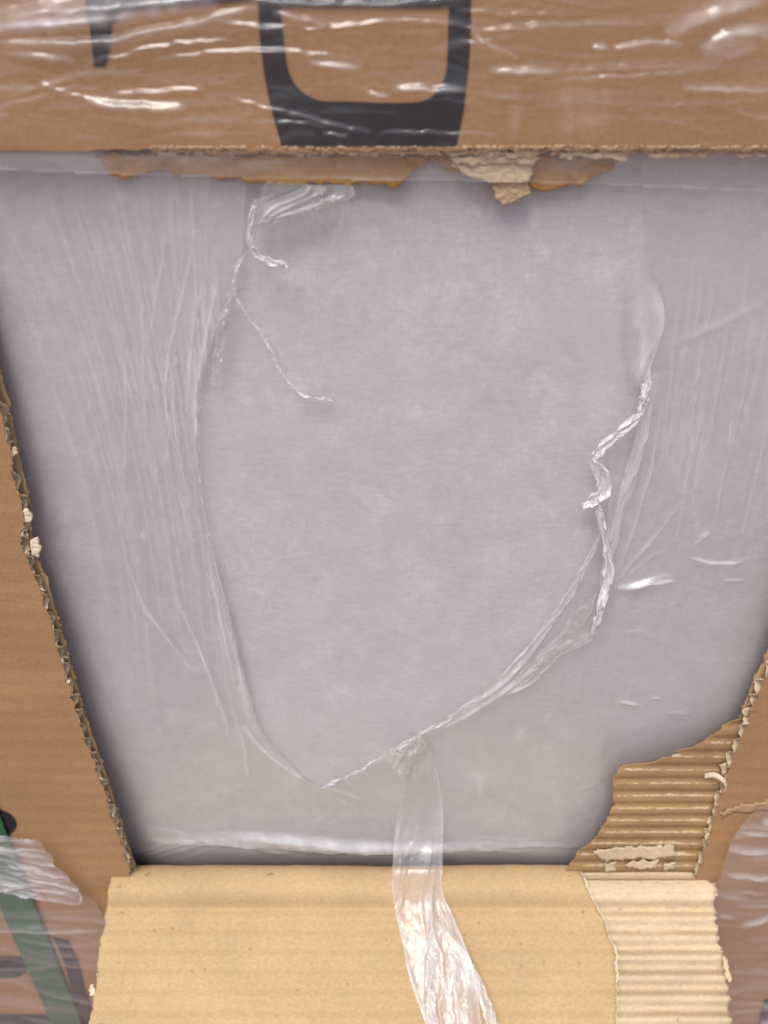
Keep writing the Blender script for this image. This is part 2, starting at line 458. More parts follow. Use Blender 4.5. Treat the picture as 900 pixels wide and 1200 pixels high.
# pale frayed rim
def fray(x0, x1, y0, seed, h=5.0, Y=0.0012):
    pts = [(x0, y0)]; 
    xsn = np.arange(x0, x1, 7.0)
    top = [(x, y0 - 3) for x in xsn]
    bot = [(x, y0 + h * (0.35 + 1.1 * float(vnoise(x * 0.09, 0.3, seed)) * float(vnoise(x * 0.02, 2.3, seed)) * 1.6)) for x in xsn[::-1]]
    torn_piece('paper_shred', top + bot, Y, M['flute_dim'], front, jit=2.4, seed=seed, step=2.5, thick=0.0006)
gx_, gy_ = np.meshgrid(np.arange(176, 1020, 1.3), np.arange(171, 192, 1.3))
lowr = 177.5 + 9.0 * fbm(gx_ * 0.05, gx_ * 0, 401) * np.clip(1.2 - np.abs(gx_ - 480) / 500, 0.35, 1) + 3.0 * (vnoise(gx_ * 0.35, gx_ * 0, 402) - 0.5)
Xr, Yr, Zr = face(gx_, gy_, 0.0)
Yr = 0.0001 + np.clip((gy_ - 173) / 13, 0, 1.3) * 0.0032 + 0.0011 * (fbm(gx_ * 0.12, gy_ * 0.2, 403) - 0.5) + 0.0012 * (vnoise(gx_ * 0.5, gy_ * 0.5, 404) - 0.5)
hole = fbm(gx_ * 0.11, gy_ * 0.16, 405) > 0.66
o = bchild('torn_rim', grid_mesh(Xr, Yr, Zr, (gy_ < lowr) & ~hole), M['flute_dim'], front)
so = o.modifiers.new('solid', 'SOLIDIFY'); so.thickness = 0.0004
fray(185, 330, 177, 61, 5); fray(320, 520, 177, 62, 6); fray(520, 660, 179, 63, 6)
fray(655, 745, 180, 64, 9); fray(760, 835, 181, 65, 7); fray(862, 900, 181, 66, 7); fray(905, 1010, 181, 67, 6)

# frayed bits at the left cut
for k, poly in enumerate([[(24, 600), (31, 594), (39, 601), (38, 611), (28, 612)], [(35, 634), (45, 628), (48, 642), (45, 653), (36, 652)],
                          [(2, 508), (7, 500), (10, 512), (6, 520)], [(12, 527), (18, 522), (21, 532), (15, 536)],
                          [(86, 842), (93, 840), (95, 850), (88, 852)], [(74, 800), (80, 794), (84, 806)],
                          [(118, 950), (127, 944), (130, 958), (122, 962)], [(132, 985), (140, 978), (147, 992), (140, 1003), (133, 1000)], [(138, 1002), (148, 996), (153, 1006), (146, 1014)]]):
    torn_piece('paper_shred', poly, 0.0006 if k < 6 else 0.0015, M['shred'] if k in (0, 1) else M['flute'], front, jit=1.3, seed=80 + k, step=2, thick=0.0006)

# right: liner laid bare where the fluting was ripped away
TY = 0.0042
torn_edge = edge_fn([(886, 826), (850, 850), (826, 868), (803, 884), (790, 881), (776, 886), (762, 893), (733, 897), (722, 904), (718, 918), (717, 945), (704, 972), (690, 986), (674, 1002), (664, 1018)], TY)
zt = np.arange(float(face(700, 1022, TY)[2]), float(face(880, 824, TY)[2]), 0.0003)
ncol = 60
xl = torn_edge(zt) + 0.0016 * (fbm(zt * 260, zt * 0, 44) - 0.5) * 2 + 0.0008 * (vnoise(zt * 1500, zt * 0, 46) - 0.5)
xr = right_edge(zt) + 0.004
tt = np.linspace(0, 1, ncol)[None, :]
Xt = xl[:, None] + np.maximum(xr - xl, 0.0005)[:, None] * tt
Zt = np.repeat(zt[:, None], ncol, 1)
ph = Zt / PITCH
glue = 0.5 + 0.5 * np.cos(2 * np.pi * ph + 0.6 * (fbm(Xt * 40, Zt * 0, 3) - 0.5))
Yt = TY + 0.00045 * np.sin(2 * np.pi * ph) - 0.0004 * glue ** 8 * fbm(Xt * 300, Zt * 200, 6) + 0.0006 * (fbm(Xt * 45, Zt * 45, 12) - 0.5)
# upper left corner of the scrap lifts toward the viewer
bare = bchild('torn_liner', grid_mesh(Xt, Yt, Zt), M['kraft_torn'], front)
so = bare.modifiers.new('solid', 'SOLIDIFY'); so.thickness = 0.0005; so.offset = 1
# pale glue lines left standing on the liner
zc = math.ceil(zt[0] / PITCH - 0.5) * PITCH
k = 0
while zc + k * PITCH < zt[-1] - 0.002:
    z0 = zc + k * PITCH; k += 1
    a = float(torn_edge(z0)) + 0.002; b = float(right_edge(z0)) - 0.001
    if b - a < 0.006: continue
    n = max(8, int((b - a) / 0.0005)); x = np.linspace(a, b, n)
    w = 0.00085 * np.clip(0.30 + 1.9 * fbm(x * 130, x * 0, 200 + k) * vnoise(x * 700, x * 0, 210 + k) ** 0.5, 0.12, 1.6)
    zb = z0 + 0.0005 * (fbm(x * 50, x * 0, 220 + k) - 0.5)
    V, Fq = [], []
    prof = [(-1, 0.0004), (-0.5, -0.0005), (0.5, -0.0005), (1, 0.0004)]
    rows = np.stack([np.stack([x, np.full(n, TY - 0.0002) + dy - 0.0005 * (vnoise(x * 900, x * 0 + q, 5 + k) - 0.3), zb + w * q], -1) for q, dy in prof], 0)
    bchild('glue_line', mesh_np(rows.reshape(-1, 3), grid_faces(4, n)), M['flute_dim'], bare)
for q, poly in enumerate([[(692, 998), (705, 994), (740, 992), (790, 989), (792, 1004), (768, 1007), (735, 1008), (708, 1011), (700, 1004)],
                          [(708, 1012), (722, 1010), (722, 1021), (709, 1021)], [(733, 1011), (772, 1007), (768, 1017), (735, 1018)],
                          [(776, 1012), (792, 1011), (790, 1020), (778, 1020)],
                          [(868, 832), (880, 826), (882, 838), (872, 840)], [(843, 895), (852, 893), (854, 904), (848, 912), (844, 904)]]):
    torn_piece('paper_shred', poly, 0.0020, M['flute'], bare, jit=2.2, seed=120 + q, step=2.0, thick=0.0006)
# a curled paper ribbon at the cut
def ribbon3(name, P, W, mat, parent, thick=0.0005):
    P = smooth_path(P, 30); n = len(P)
    side = np.array(W, float); V = np.stack([P - side * 0.5, P + side * 0.5], 1)
    me = mesh_np(V.reshape(-1, 3), grid_faces(n, 2))
    o = bchild(name, me, mat, parent); so = o.modifiers.new('solid', 'SOLIDIFY'); so.thickness = thick
    return o
q = [np.array(face(a, b, c)) for a, b, c in ((826, 909, 0.003), (836, 908, 0.001), (845, 912, -0.001), (850, 920, -0.001), (847, 926, 0.001))]
ribbon3('paper_shred', q, (0.0, 0.001, 0.0022), M['shred'], bare)
# delaminated step across the right part of the panel
torn_piece('torn_liner', [(842, 952), (852, 945), (880, 941), (910, 936), (980, 928), (980, 940), (905, 949), (880, 952), (858, 955), (846, 960)], -0.0004, M['kraft_mid'], front, jit=1.2, seed=140, thick=0.0006)

# black print -----------------------------------------------------------------
def print_patch(poly, n=None, Y=-0.00045, holes=None):
    p = smooth_path(list(poly) + [poly[0]], n or len(poly) * 10)[:-1] if n else np.asarray(poly, float)
    lo, hi = p.min(0) - 1, p.max(0) + 1
    x, y, z = face(p[:, 0], p[:, 1], Y)
    me = bpy.data.meshes.new('m')
    me.from_pydata([tuple(v) for v in np.stack([x, y, z], 1)], [], [tuple(range(len(p)))])
    me.update()
    return bchild('printed_mark', me, M['ink'], front, smooth=False)
def arc(cx, cy, rx, ry, a0, a1, n=14):
    a = np.radians(np.linspace(a0, a1, n)); return [(cx + rx * math.cos(t), cy + ry * math.sin(t)) for t in a]
# big rounded letter: outer outline down the left, along the cut, up the right; counter with rounded corners
outer = [(301, -70), (302, 0), (304, 40), (309, 85), (317, 125), (330, 171)]
outer2 = [(535, 171), (543, 130), (549, 80), (552, 40), (552, 0), (551, -70)]
inner = [(527, -18), (526, 8), (525, 40)] + arc(487, 72, 37, 48, 5, 85, 10) + [(460, 121), (410, 119)] + arc(385, 66, 50, 53, 95, 178, 10) + [(331, 40), (328, 8), (327, -18)]
print_patch(outer + outer2 + [(527, -70)] + inner[0:-1] + [(328, 8), (327, -70)])
print_patch([(327.5, -30), (526.5, -30), (526.5, 6), (512, 9), (327.5, 7)], Y=-0.00050)
print_patch([(98, -60), (300.5, -60), (300.5, -2), (250, 4), (180, 9), (140, 14), (130, 30), (128, 55), (123, 78), (110, 78), (107, 50), (103, 20), (99, -2)])
# printed shapes lower down
print_patch(arc(-22, 966, 41, 20, -70, 75, 12) + arc(-22, 967, 29, 10, 70, -70, 10))
print_patch([(-120, 1110), (-10, 1120), (30, 1122), (44, 1130), (20, 1146), (-20, 1148), (-120, 1140)])
print_patch([(62, 1098), (80, 1102), (92, 1126), (100, 1160), (112, 1190), (116, 1240), (98, 1240), (92, 1200), (84, 1160), (74, 1125)])
print_patch([(-140, 1188), (0, 1188), (60, 1190), (62, 1260), (-140, 1250)])
print_patch([(896, 1170), (912, 1172), (960, 1168), (960, 1235), (884, 1230), (890, 1190)])

# ------------------------------------------------------------------ folded-out flap
DEC = math.radians(27)
dF = np.array([-math.cos(DEC), -math.sin(DEC)])        # direction in (y, z)
nF = np.array([-math.sin(DEC), math.cos(DEC)])
RF = 0.0055
HUMP = 0.0058
cF = np.array([THK - RF + 0.0008, Z_FOLD - RF - HUMP * 0.8])
P0F = cF + RF * nF                                      # start of the straight part, upper face
def on_flap(px, py, off=0.0):
    P = P0F + nF * off
    return isect(px, py, (P[0], P[1]), (nF[0], nF[1]))
def flap_w(px, py):
    x, y, z = on_flap(px, py); return x, (y - P0F[0]) * dF[0] + (z - P0F[1]) * dF[1]
arcl = RF * (math.pi / 2 + DEC * 0 + 0.2)
def flap_pt(s, off=0.0):
    """s along the flap: negative runs round the fold, positive down the straight part; off = below (-) or above (+)"""
    s = np.asarray(s, float)
    ang = np.where(s < 0, s / RF, 0.0)                 # rotate the normal back around the fold
    ca, sa = np.cos(ang), np.sin(ang)
    ny = nF[0] * ca - nF[1] * sa; nz = nF[0] * sa + nF[1] * ca
    # turning toward +y going backwards
    ny2 = nF[0] * np.cos(ang) + dF[0] * np.sin(ang) ; nz2 = nF[1] * np.cos(ang) + dF[1] * np.sin(ang)
    q = np.clip(s / 0.0080, 0, 1); off = off + HUMP * (1 - q * q * (3 - 2 * q))
    r = RF + off
    y = cF[0] + ny2 * r + np.where(s > 0, s, 0) * dF[0]
    z = cF[1] + nz2 * r + np.where(s > 0, s, 0) * dF[1]
    return y, z
FL = 0.16
def flap_edge(pts):
    xw = [flap_w(a, b) for a, b in pts]; x = np.array([float(v[0]) for v in xw]); w = np.array([float(v[1]) for v in xw])
    o = np.argsort(w); return lambda s: np.interp(s, w[o], x[o])
fl_l = flap_edge([(152, 1016), (136, 1026), (126, 1060), (119, 1100), (113, 1150), (106, 1195), (97, 1260)])
fl_r = flap_edge([(822, 1016), (832, 1040), (840, 1070), (846, 1100), (852, 1135), (858, 1165), (856, 1185), (860, 1200), (866, 1260)])
fl_b = flap_edge([(664, 1016), (676, 1030), (696, 1058), (710, 1085), (720, 1115), (722, 1140), (721, 1170), (724, 1200), (722, 1260)])
S0 = -RF * 1.9
ss = np.concatenate([np.linspace(S0, 0, 16), np.arange(0.0005, FL, 0.0005)])
def flap_sheet(xa, xb, off, n=40, wob=0.0):
    t = np.linspace(0, 1, n)[None, :]
    X = xa[:, None] + (xb - xa)[:, None] * t
    S = np.repeat(ss[:, None], n, 1)
    o = off if callable(off) else (lambda x, s: np.full_like(x, off))
    Yv, Zv = flap_pt(S, o(X, S))
    return X, Yv, Zv
rag = lambda seed, amp: amp * (fbm(ss * 300, ss * 0, seed) - 0.5) * 2 + amp * 0.6 * (vnoise(ss * 1400, ss * 0, seed + 2) - 0.5)
env = lambda s: np.clip(s / 0.006, 0, 1)
ph0 = float(flap_w(780, 1054)[1])
PF = float(flap_w(780, 1195)[1] - ph0) / 6.0
def washb(x, s):
    return (1 - env(s)) * (0.0014 * (fbm(x * 16, s * 0, 19) - 0.5) + 0.0004 * (fbm(x * 120, s * 0, 20) - 0.5)) + env(s) * (0.00048 * np.cos(2 * np.pi * (s - ph0) / PF + 0.25 * (fbm(x * 25, s * 0, 3) - 0.5)) + 0.0016 * (fbm(x * 16, s * 22, 17) - 0.5) + 0.00015 * (fbm(x * 90, s * 160, 27) - 0.5))
xb_ = fl_b(ss) + rag(51, 0.0013)
flap = bchild('flap', grid_mesh(*flap_sheet(fl_l(ss) + rag(52, 0.0008), xb_, washb, 120)), M['kraft_in'])
so = flap.modifiers.new('solid', 'SOLIDIFY'); so.thickness = 0.00035; so.offset = -1
rimw = 0.0003 + 0.0022 * fbm(ss * 160, ss * 0, 57) ** 1.5
tr_ = bchild('torn_rim', grid_mesh(*flap_sheet(xb_ - 0.0006, xb_ + rimw, lambda x, s: washb(x, s) - 0.00045 + 0.0004 * (fbm(x * 700, s * 700, 58) - 0.5), 8)), M['shred'], flap)
so = tr_.modifiers.new('solid', 'SOLIDIFY'); so.thickness = 0.0002
AF = 0.0020
def flute_off(x, s):
    w = 2 * np.pi * (s - ph0) / PF + 0.5 * (fbm(x * 30, s * 20, 71) - 0.5)
    c = 2 * (0.5 + 0.5 * np.cos(w)) ** 1.3 - 1
    crush = 1 - 0.6 * np.clip(fbm(x * 50, s * 60, 73) - 0.45, 0, 1) * 2
    return -0.0006 - AF + env(s) * AF * c * crush + 0.00025 * (fbm(x * 160, s * 260, 75) - 0.5)
xr_ = fl_r(ss) + rag(53, 0.0016) - 0.0012 * np.clip(np.cos(2 * np.pi * (ss - ph0) / PF), -1, 0.3)
fm = bchild('fluting', grid_mesh(*flap_sheet(fl_l(ss) + rag(54, 0.0008) + 0.0004, xr_, flute_off, 150)), M['flute'], flap)
so = fm.modifiers.new('solid', 'SOLIDIFY'); so.thickness = 0.0003
fo = bchild('outer_liner', grid_mesh(*flap_sheet(fl_l(ss) + rag(55, 0.0008), fl_r(ss) - 0.002 + rag(56, 0.0012), -THK - 0.0012, 20)), M['kraft'], flap)
so = fo.modifiers.new('solid', 'SOLIDIFY'); so.thickness = 0.00035
flp = ((P0F[0] + nF[0] * 0.0004, P0F[1] + nF[1] * 0.0004), (nF[0], nF[1]))
for q, poly in enumerate([[(670, 1021), (700, 1017), (760, 1018), (820, 1019), (826, 1030), (832, 1047), (800, 1043), (740, 1046), (694, 1050), (684, 1036)],
                          [(845, 1122), (851, 1119), (858, 1146), (856, 1154), (850, 1148)], [(838, 1030), (830, 1024), (836, 1050), (842, 1052)],
                          [(104, 1160), (109, 1150), (112, 1158), (111, 1168), (105, 1167)], [(112, 1142), (115, 1137), (116, 1146)]]):
    torn_piece('paper_shred', poly, 0, M['flute'] if q < 3 else M['shred'], flap, jit=1.8 if q else 1.2, seed=160 + q, step=1.8, thick=0.0005, plane=flp)

# ------------------------------------------------------------------ wrapped package inside the window
PA0, PAB = 0.0078, -0.027                     # y = PA0 + PAB * z : it leans back toward its foot
def pk_plane(off=0.0):
    """point and normal (y, z) of the package front, shifted toward the viewer by off"""
    n = np.array([1.0, -PAB]); P = np.array([PA0 - off, 0.0]); return P, n
def on_pack(px, py, off=0.0):
    P, n = pk_plane(off); return isect(px, py, (P[0], P[1]), (n[0], n[1]))
gx, gz = np.meshgrid(np.linspace(-0.25, 0.25, 200), np.linspace(-0.42, 0.05, 200))
roll = 0.004 * np.clip((-gz - 0.335) / 0.03, 0, 3) ** 2
gy = PA0 + PAB * gz + roll + 0.0012 * (fbm(gx * 14, gz * 14, 90) - 0.5)
pk = grid_mesh(gx, gy, gz)
pV = np.empty(len(pk.vertices) * 3, np.float32); pk.vertices.foreach_get('co', pV); pV = pV.reshape(-1, 3)
pF = grid_faces(200, 200)
bx_v, bx_f = box_parts(-0.25, 0.25, 0.06, 0.3, -0.42, 0.05)
rim = []
idx = np.arange(40000).reshape(200, 200)
ring = np.concatenate([idx[0, :], idx[1:, -1], idx[-1, -2::-1], idx[-2:0:-1, 0]])
back = pV[ring].copy(); back[:, 1] = 0.06
nb = len(ring); a = np.arange(nb); b2 = (a + 1) % nb
rv = np.vstack([pV[ring], back]); rf = np.stack([a, b2, b2 + nb, a + nb], 1)
pack_me = merge([(pV, pF), (rv, rf), (bx_v, bx_f)])
PKZ = -0.42
Vv = np.empty(len(pack_me.vertices) * 3, np.float32); pack_me.vertices.foreach_get('co', Vv); Vv[2::3] -= PKZ; pack_me.vertices.foreach_set('co', Vv)
pack = link('wrapped_package', pack_me, M['package']); pack.location = (0, 0, PKZ)
tag(pack, 'smooth grey package in milky plastic wrap seen through the torn window', 'package')

# ------------------------------------------------------------------ films
class Film:
    """a sheet sampled over photo positions on a real surface; wrinkles raise it, haze whitens doubled or stretched film and also paints in highlights and reflections"""
    def __init__(s, x0, x1, y0, y1, step):
        s.gx, s.gy = np.meshgrid(np.arange(x0, x1 + step, step), np.arange(y0, y1 + step, step))
        s.step = step; s.h = np.zeros_like(s.gx); s.z = np.zeros_like(s.gx); s.x0, s.y0 = x0, y0
    def ridge(s, pts, w, h, haze=0.0, sharp=1.0, taper=True, n=None, skew=0.0, wob=0.0, seed=0):
        L = sum(math.dist(pts[i], pts[i + 1]) for i in range(len(pts) - 1))
        n = n or max(6, int(L / 4)); p = smooth_path(pts, n)
        if wob:
            k = np.arange(n); p = p + wob * np.stack([vnoise(k * 0.35, k * 0, seed) - 0.5, vnoise(k * 0.35, k * 0 + 5, seed) - 0.5], 1)
        m = 3.2 * w + 2
        i0 = max(0, int((p[:, 1].min() - m - s.y0) / s.step)); i1 = min(s.gx.shape[0], int((p[:, 1].max() + m - s.y0) / s.step) + 2)
        j0 = max(0, int((p[:, 0].min() - m - s.x0) / s.step)); j1 = min(s.gx.shape[1], int((p[:, 0].max() + m - s.x0) / s.step) + 2)
        if i1 <= i0 or j1 <= j0: return
        X, Yq = s.gx[i0:i1, j0:j1], s.gy[i0:i1, j0:j1]
        best = np.full(X.shape, 1e9); tt = np.zeros(X.shape); sd = np.zeros(X.shape)
        for k in range(n - 1):
            a, b = p[k], p[k + 1]; d = b - a; l2 = max(d @ d, 1e-9)
            f = np.clip(((X - a[0]) * d[0] + (Yq - a[1]) * d[1]) / l2, 0, 1)
            ex, ey = X - a[0] - f * d[0], Yq - a[1] - f * d[1]
            dd = ex * ex + ey * ey; c = dd < best
            best = np.where(c, dd, best); tt = np.where(c, (k + f) / (n - 1), tt)
            sd = np.where(c, np.sign(ex * d[1] - ey * d[0]), sd)
        dist = np.sqrt(best)
        tp = np.clip(np.sin(np.pi * np.clip(tt, 0.0, 1)), 0, 1) ** 0.6 if taper else 1.0
        if skew: dist = dist * np.where(sd > 0, 1 + skew, 1 - skew * 0.6)
        g = np.exp(-(dist / w) ** (2 * sharp)) * tp
        s.h[i0:i1, j0:j1] += h * g
        s.z[i0:i1, j0:j1] = np.maximum(s.z[i0:i1, j0:j1], haze * g * (0.75 + 0.5 * vnoise(tt * L * 0.08, tt * 0, seed + 3)))
    def build(s, name, base, place, mat, parent, mask=None):
        X, Yv, Z = place(s.gx, s.gy, base + s.h)
        me = grid_mesh(X, Yv, Z, mask, {'haze': np.clip(s.z, 0, 1)})
        return link(name, me, mat, parent)

face_off = lambda gx, gy, h: (lambda a: (a[0], a[1] - h, a[2]))(face(gx, gy, 0.0))
def face_real(gx, gy, h):
    b = float(np.median(h)); X, Yv, Z = face(gx, gy, -b); return X, Yv - (h - b), Z
def pack_real(gx, gy, h):
    b = float(np.median(h)); X, Yv, Z = on_pack(gx, gy, b); return X, Yv - (h - b), Z

# --- upper stretch film over the printed strip
top_film = empty('stretch_film', tuple(float(v) for v in face(450, 100, -0.002)))
tag(top_film, 'glossy wrinkled clear stretch film over the printed top of the carton', 'stretch film')
F = Film(-160, 1060, -120, 232, 2.0)
hl = [([(-30, 38), (120, 24), (262, 2)], 9, .0022, .75), ([(-20, 49), (100, 50), (165, 40), (310, 8)], 6, .0014, .32), ([(-10, 64), (90, 73)], 4, .0009, .22),  # wrinkles whose bright highlight streaks are painted in as white haze
      ([(48, 97), (105, 118)], 3, .0009, .18), ([(98, 119), (150, 127), (220, 129)], 4.5, .0016, .45), ([(130, 112), (240, 103)], 3, .0009, .16),
      ([(360, 75), (425, 82)], 3, .0011, .35), ([(430, 107), (456, 113)], 2.5, .0008, .4), ([(460, 105), (548, 108)], 3, .0012, .4),
      ([(548, 33), (575, 55), (608, 66)], 4, .0012, .25), ([(572, 84), (655, 87)], 3.5, .0012, .4), ([(560, 38), (640, 30), (770, 28)], 5, .0010, .10),
      ([(693, 57), (713, 58)], 3, .0010, .4), ([(716, 59), (755, 50), (802, 52)], 4, .0014, .42), ([(780, 46), (840, 20), (900, 0)], 8, .0018, .34),
      ([(640, 95), (760, 88), (870, 77)], 4, .0010, .10), ([(798, 106), (910, 108)], 3, .0011, .26), ([(318, 14), (388, 31)], 4, .0010, .2),
      ([(250, 26), (335, 38)], 3, .0009, .16), ([(185, 70), (300, 60), (420, 70)], 5, .0008, .05), ([(-20, 20), (150, 8), (300, -8)], 8, .0016, .3),
      ([(250, -4), (400, 5), (560, -2)], 5, .001, .18), ([(560, 112), (620, 120)], 3, .0006, .07), ([(820, 62), (860, 40), (910, 34)], 10, .0014, .36), ([(840, 75), (890, 55)], 6, .001, .16)]
for i, (p, w, h, z) in enumerate(hl): F.ridge(p, w, h, z, skew=0.5 if i % 2 else -0.4, wob=3, seed=i)
for i in range(75):
    x = rng.uniform(-150, 1000); y = rng.uniform(-100, 165); l = rng.uniform(40, 220); sl = rng.normal(0, 0.13)
    F.ridge([(x, y), (x + l / 2, y + sl * l / 2 + rng.normal(0, 5)), (x + l, y + sl * l)], rng.uniform(1.6, 4), rng.uniform(.0002, .0007), rng.uniform(0, .12), wob=4, seed=100 + i, skew=rng.uniform(-.5, .5))
for xx, w, z in ((665, 10, .10), (690, 16, .10), (605, 6, .09), (712, 8, .06)):     # smeared upright patches
    F.ridge([(xx - 2, 100), (xx + 2, 135), (xx - 6, 170)], w, .0002, z, wob=6, seed=int(xx))
F.z += 0.03 * np.clip(fbm(F.gx * 0.006, F.gy * 0.03, 300) - 0.4, 0, 1)
strip_m = np.clip((F.gy - 172) / 10, 0, 1)
low = np.interp(F.gx[0], [-160, 0, 120, 300, 520, 700, 900, 1060], [193, 200, 205, 210, 213, 217, 226, 232])
dlow = low[None, :] - F.gy
F.z = np.where(F.gy > 178, F.z * 0.4 + 0.06 + 0.07 * np.clip((300 - F.gx) / 150, 0, 1), F.z) + 0.20 * np.exp(-(dlow / 2.2) ** 2)
F.z += 0.10 * strip_m * np.clip(fbm(F.gx * 0.012, F.gy * 0.02, 310) - 0.45, 0, 1) * 2
F.h += 0.0012 * (fbm(F.gx * 0.01, F.gy * 0.03, 305) - 0.5) - 0.0010 * strip_m
F.build('film_sheet', 0.0028, face_real, M['film_top'], top_film, mask=dlow > -0.5)

# --- film inside the window, wrapped round the package and torn open in the middle
pf = empty('package_film', tuple(float(v) for v in on_pack(450, 900, 0.002)))
tag(pf, 'thin clear film over the grey package, torn open with stretched edges and a dangling strip', 'plastic film')
F = Film(-120, 1060, 160, 1050, 1.7)
tear = [(292, 150), (284, 300), (274, 345), (250, 400), (236, 460), (232, 530), (241, 610), (262, 700), (285, 790), (304, 850), (340, 893), (382, 921), (440, 892), (492, 860), (540, 830), (600, 782),
        (650, 722), (690, 655), (722, 580), (745, 500), (764, 432), (778, 372), (776, 340), (760, 300), (748, 150)]
tear_mask = in_poly(F.gx, F.gy, smooth_path(tear, 260))
# fan of fine stretch lines on the left
for i in range(150):
    u = rng.uniform(0, 1) ** 0.6
    xt = -80 + 340 * u + rng.normal(0, 6); xb = 110 + 190 * u ** 0.75 + rng.normal(0, 6)
    ya, yb = 190 + rng.uniform(0, 260), 420 + rng.uniform(0, 430)
    if yb - ya < 90: continue
    def X(y):
        f = (y - 190) / 680.0
        return xt + (xb - xt) * (1 - (1 - min(f, 1)) ** 2.0) - 26 * u * math.sin(math.pi * min(f, 1))
    ys = np.linspace(ya, yb, 6)
    F.ridge([(X(y), y) for y in ys], rng.uniform(1.1, 2.6), rng.uniform(.00012, .0005), rng.uniform(.06, .28) * (0.4 + 0.85 * u), seed=i, wob=2)
for i, (p, w, h, z) in enumerate([
    ([(232, 262), (215, 340), (198, 420), (195, 480), (205, 560), (232, 650)], 1.8, .0004, .20), ([(195, 270), (185, 340), (172, 420)], 1.6, .0003, .12),
    ([(256, 325), (240, 410), (230, 470), (231, 540)], 2.6, .0006, .22), ([(240, 330), (228, 380), (222, 440), (222, 500)], 2.2, .0004, .15),
    ([(210, 410), (204, 470), (212, 540), (232, 610), (250, 660)], 1.6, .0004, .15), ([(160, 300), (168, 370), (170, 450), (178, 540)], 1.6, .0003, .12),
    ([(148, 380), (148, 460), (146, 560), (140, 640)], 1.6, .0003, .12), ([(236, 540), (246, 620), (262, 700), (280, 770), (300, 845)], 2.4, .0009, .42),
    ([(228, 500), (240, 590), (258, 680), (276, 760), (290, 830), (305, 862)], 3.5, .0007, .20), ([(225, 560), (245, 660), (262, 740), (276, 810)], 1.8, .0004, .18),
    ([(190, 660), (225, 740), (256, 820), (270, 870)], 1.8, .0004, .16), ([(145, 650), (170, 710), (205, 760), (225, 785)], 2.2, .0004, .16), ([(150, 690), (190, 740), (215, 770)], 1.6, .0003, .12),
    ([(285, 850), (310, 880), (345, 905), (378, 922)], 2.6, .0006, .22), ([(300, 862), (340, 900), (368, 918)], 1.8, .0004, .16), ([(262, 780), (272, 830), (285, 870), (292, 925)], 2, .0003, .10),
    ([(330, 838), (355, 875)], 2, .0003, .08), ([(408, 800), (392, 860), (388, 880)], 2.5, .0003, .10), ([(382, 920), (430, 938)], 2, .0004, .16), ([(390, 932), (425, 952)], 1.6, .0003, .10),
    ([(378, 921), (430, 896), (490, 863)], 2.8, .0010, .42), ([(166, 622), (172, 636)], 4, .0004, .14),
    # the strong folds running up to the right
    ([(490, 862), (545, 830), (605, 782), (655, 715), (690, 650), (716, 590)], 3.2, .0011, .30), ([(500, 864), (560, 828), (620, 786), (670, 730)], 2.6, .0009, .26),
    ([(520, 858), (580, 815), (630, 790)], 4, .0008, .18), ([(505, 850), (590, 800), (640, 745)], 2, .0006, .25), ([(584, 816), (615, 803), (636, 791)], 2.4, .0011, .50),
    ([(770, 438), (752, 520), (730, 590), (712, 660), (704, 700)], 5.5, .0012, .30), ([(776, 470), (765, 540), (742, 620), (715, 690)], 2.4, .0007, .16), ([(762, 440), (742, 530), (718, 610), (706, 650)], 2, .0006, .20),
    ([(716, 690), (740, 660), (775, 620), (800, 585)], 2.2, .0005, .13), ([(718, 692), (760, 655), (790, 640)], 1.6, .0004, .10), ([(722, 690), (760, 683), (793, 680)], 3.2, .0014, .55), ([(730, 692), (770, 676), (790, 674)], 2, .0008, .30),
    ([(806, 654), (840, 660), (875, 659)], 2, .0009, .32), ([(812, 640), (834, 622)], 1.8, .0008, .26), ([(845, 680), (876, 680)], 1.6, .0007, .2), ([(815, 630), (830, 624)], 1.5, .0006, .15),
    ([(770, 408), (810, 395), (860, 372), (905, 345)], 5, .0004, .06), ([(680, 280), (715, 300)], 2, .0003, .1), ([(722, 822), (752, 826)], 2, .0007, .30), ([(760, 820), (775, 818)], 1.6, .0005, .18), ([(780, 836), (812, 836)], 1.6, .0005, .12),
    ([(690, 330), (675, 380), (668, 430)], 6, .0004, .08), ([(512, 370), (505, 410), (500, 430)], 3, .0003, .08), ([(725, 740), (760, 738)], 2, .0004, .1), ([(560, 905), (566, 935)], 4, .0004, .10), ([(618, 845), (605, 875)], 6, .0004, .08),
]): F.ridge(p, w, h * 1.4, min(0.9, z * (2.6 if i < 14 else 1.8)), seed=40 + i, wob=1.5)
# upright pleats on the right
for i in range(60):
    x = rng.uniform(778, 960); ya = rng.uniform(290, 470); yb = ya + rng.uniform(60, 240)
    lean = -0.10 * (x - 800) / 100 - 0.12
    F.ridge([(x, ya), (x + lean * (yb - ya) * .4, (ya + yb) / 2), (x + lean * (yb - ya), yb)], rng.uniform(1.3, 2.6), rng.uniform(.0002, .0005), rng.uniform(.05, .20), seed=200 + i, wob=2)
for i in range(26):
    x = rng.uniform(700, 880); y = rng.uniform(560, 780); a = rng.normal(0.9, 0.4); l = rng.uniform(15, 60)
    F.ridge([(x, y), (x + l * math.cos(a), y - l * math.sin(a))], rng.uniform(1.2, 2), rng.uniform(.0001, .0003), rng.uniform(.03, .09), seed=270 + i)
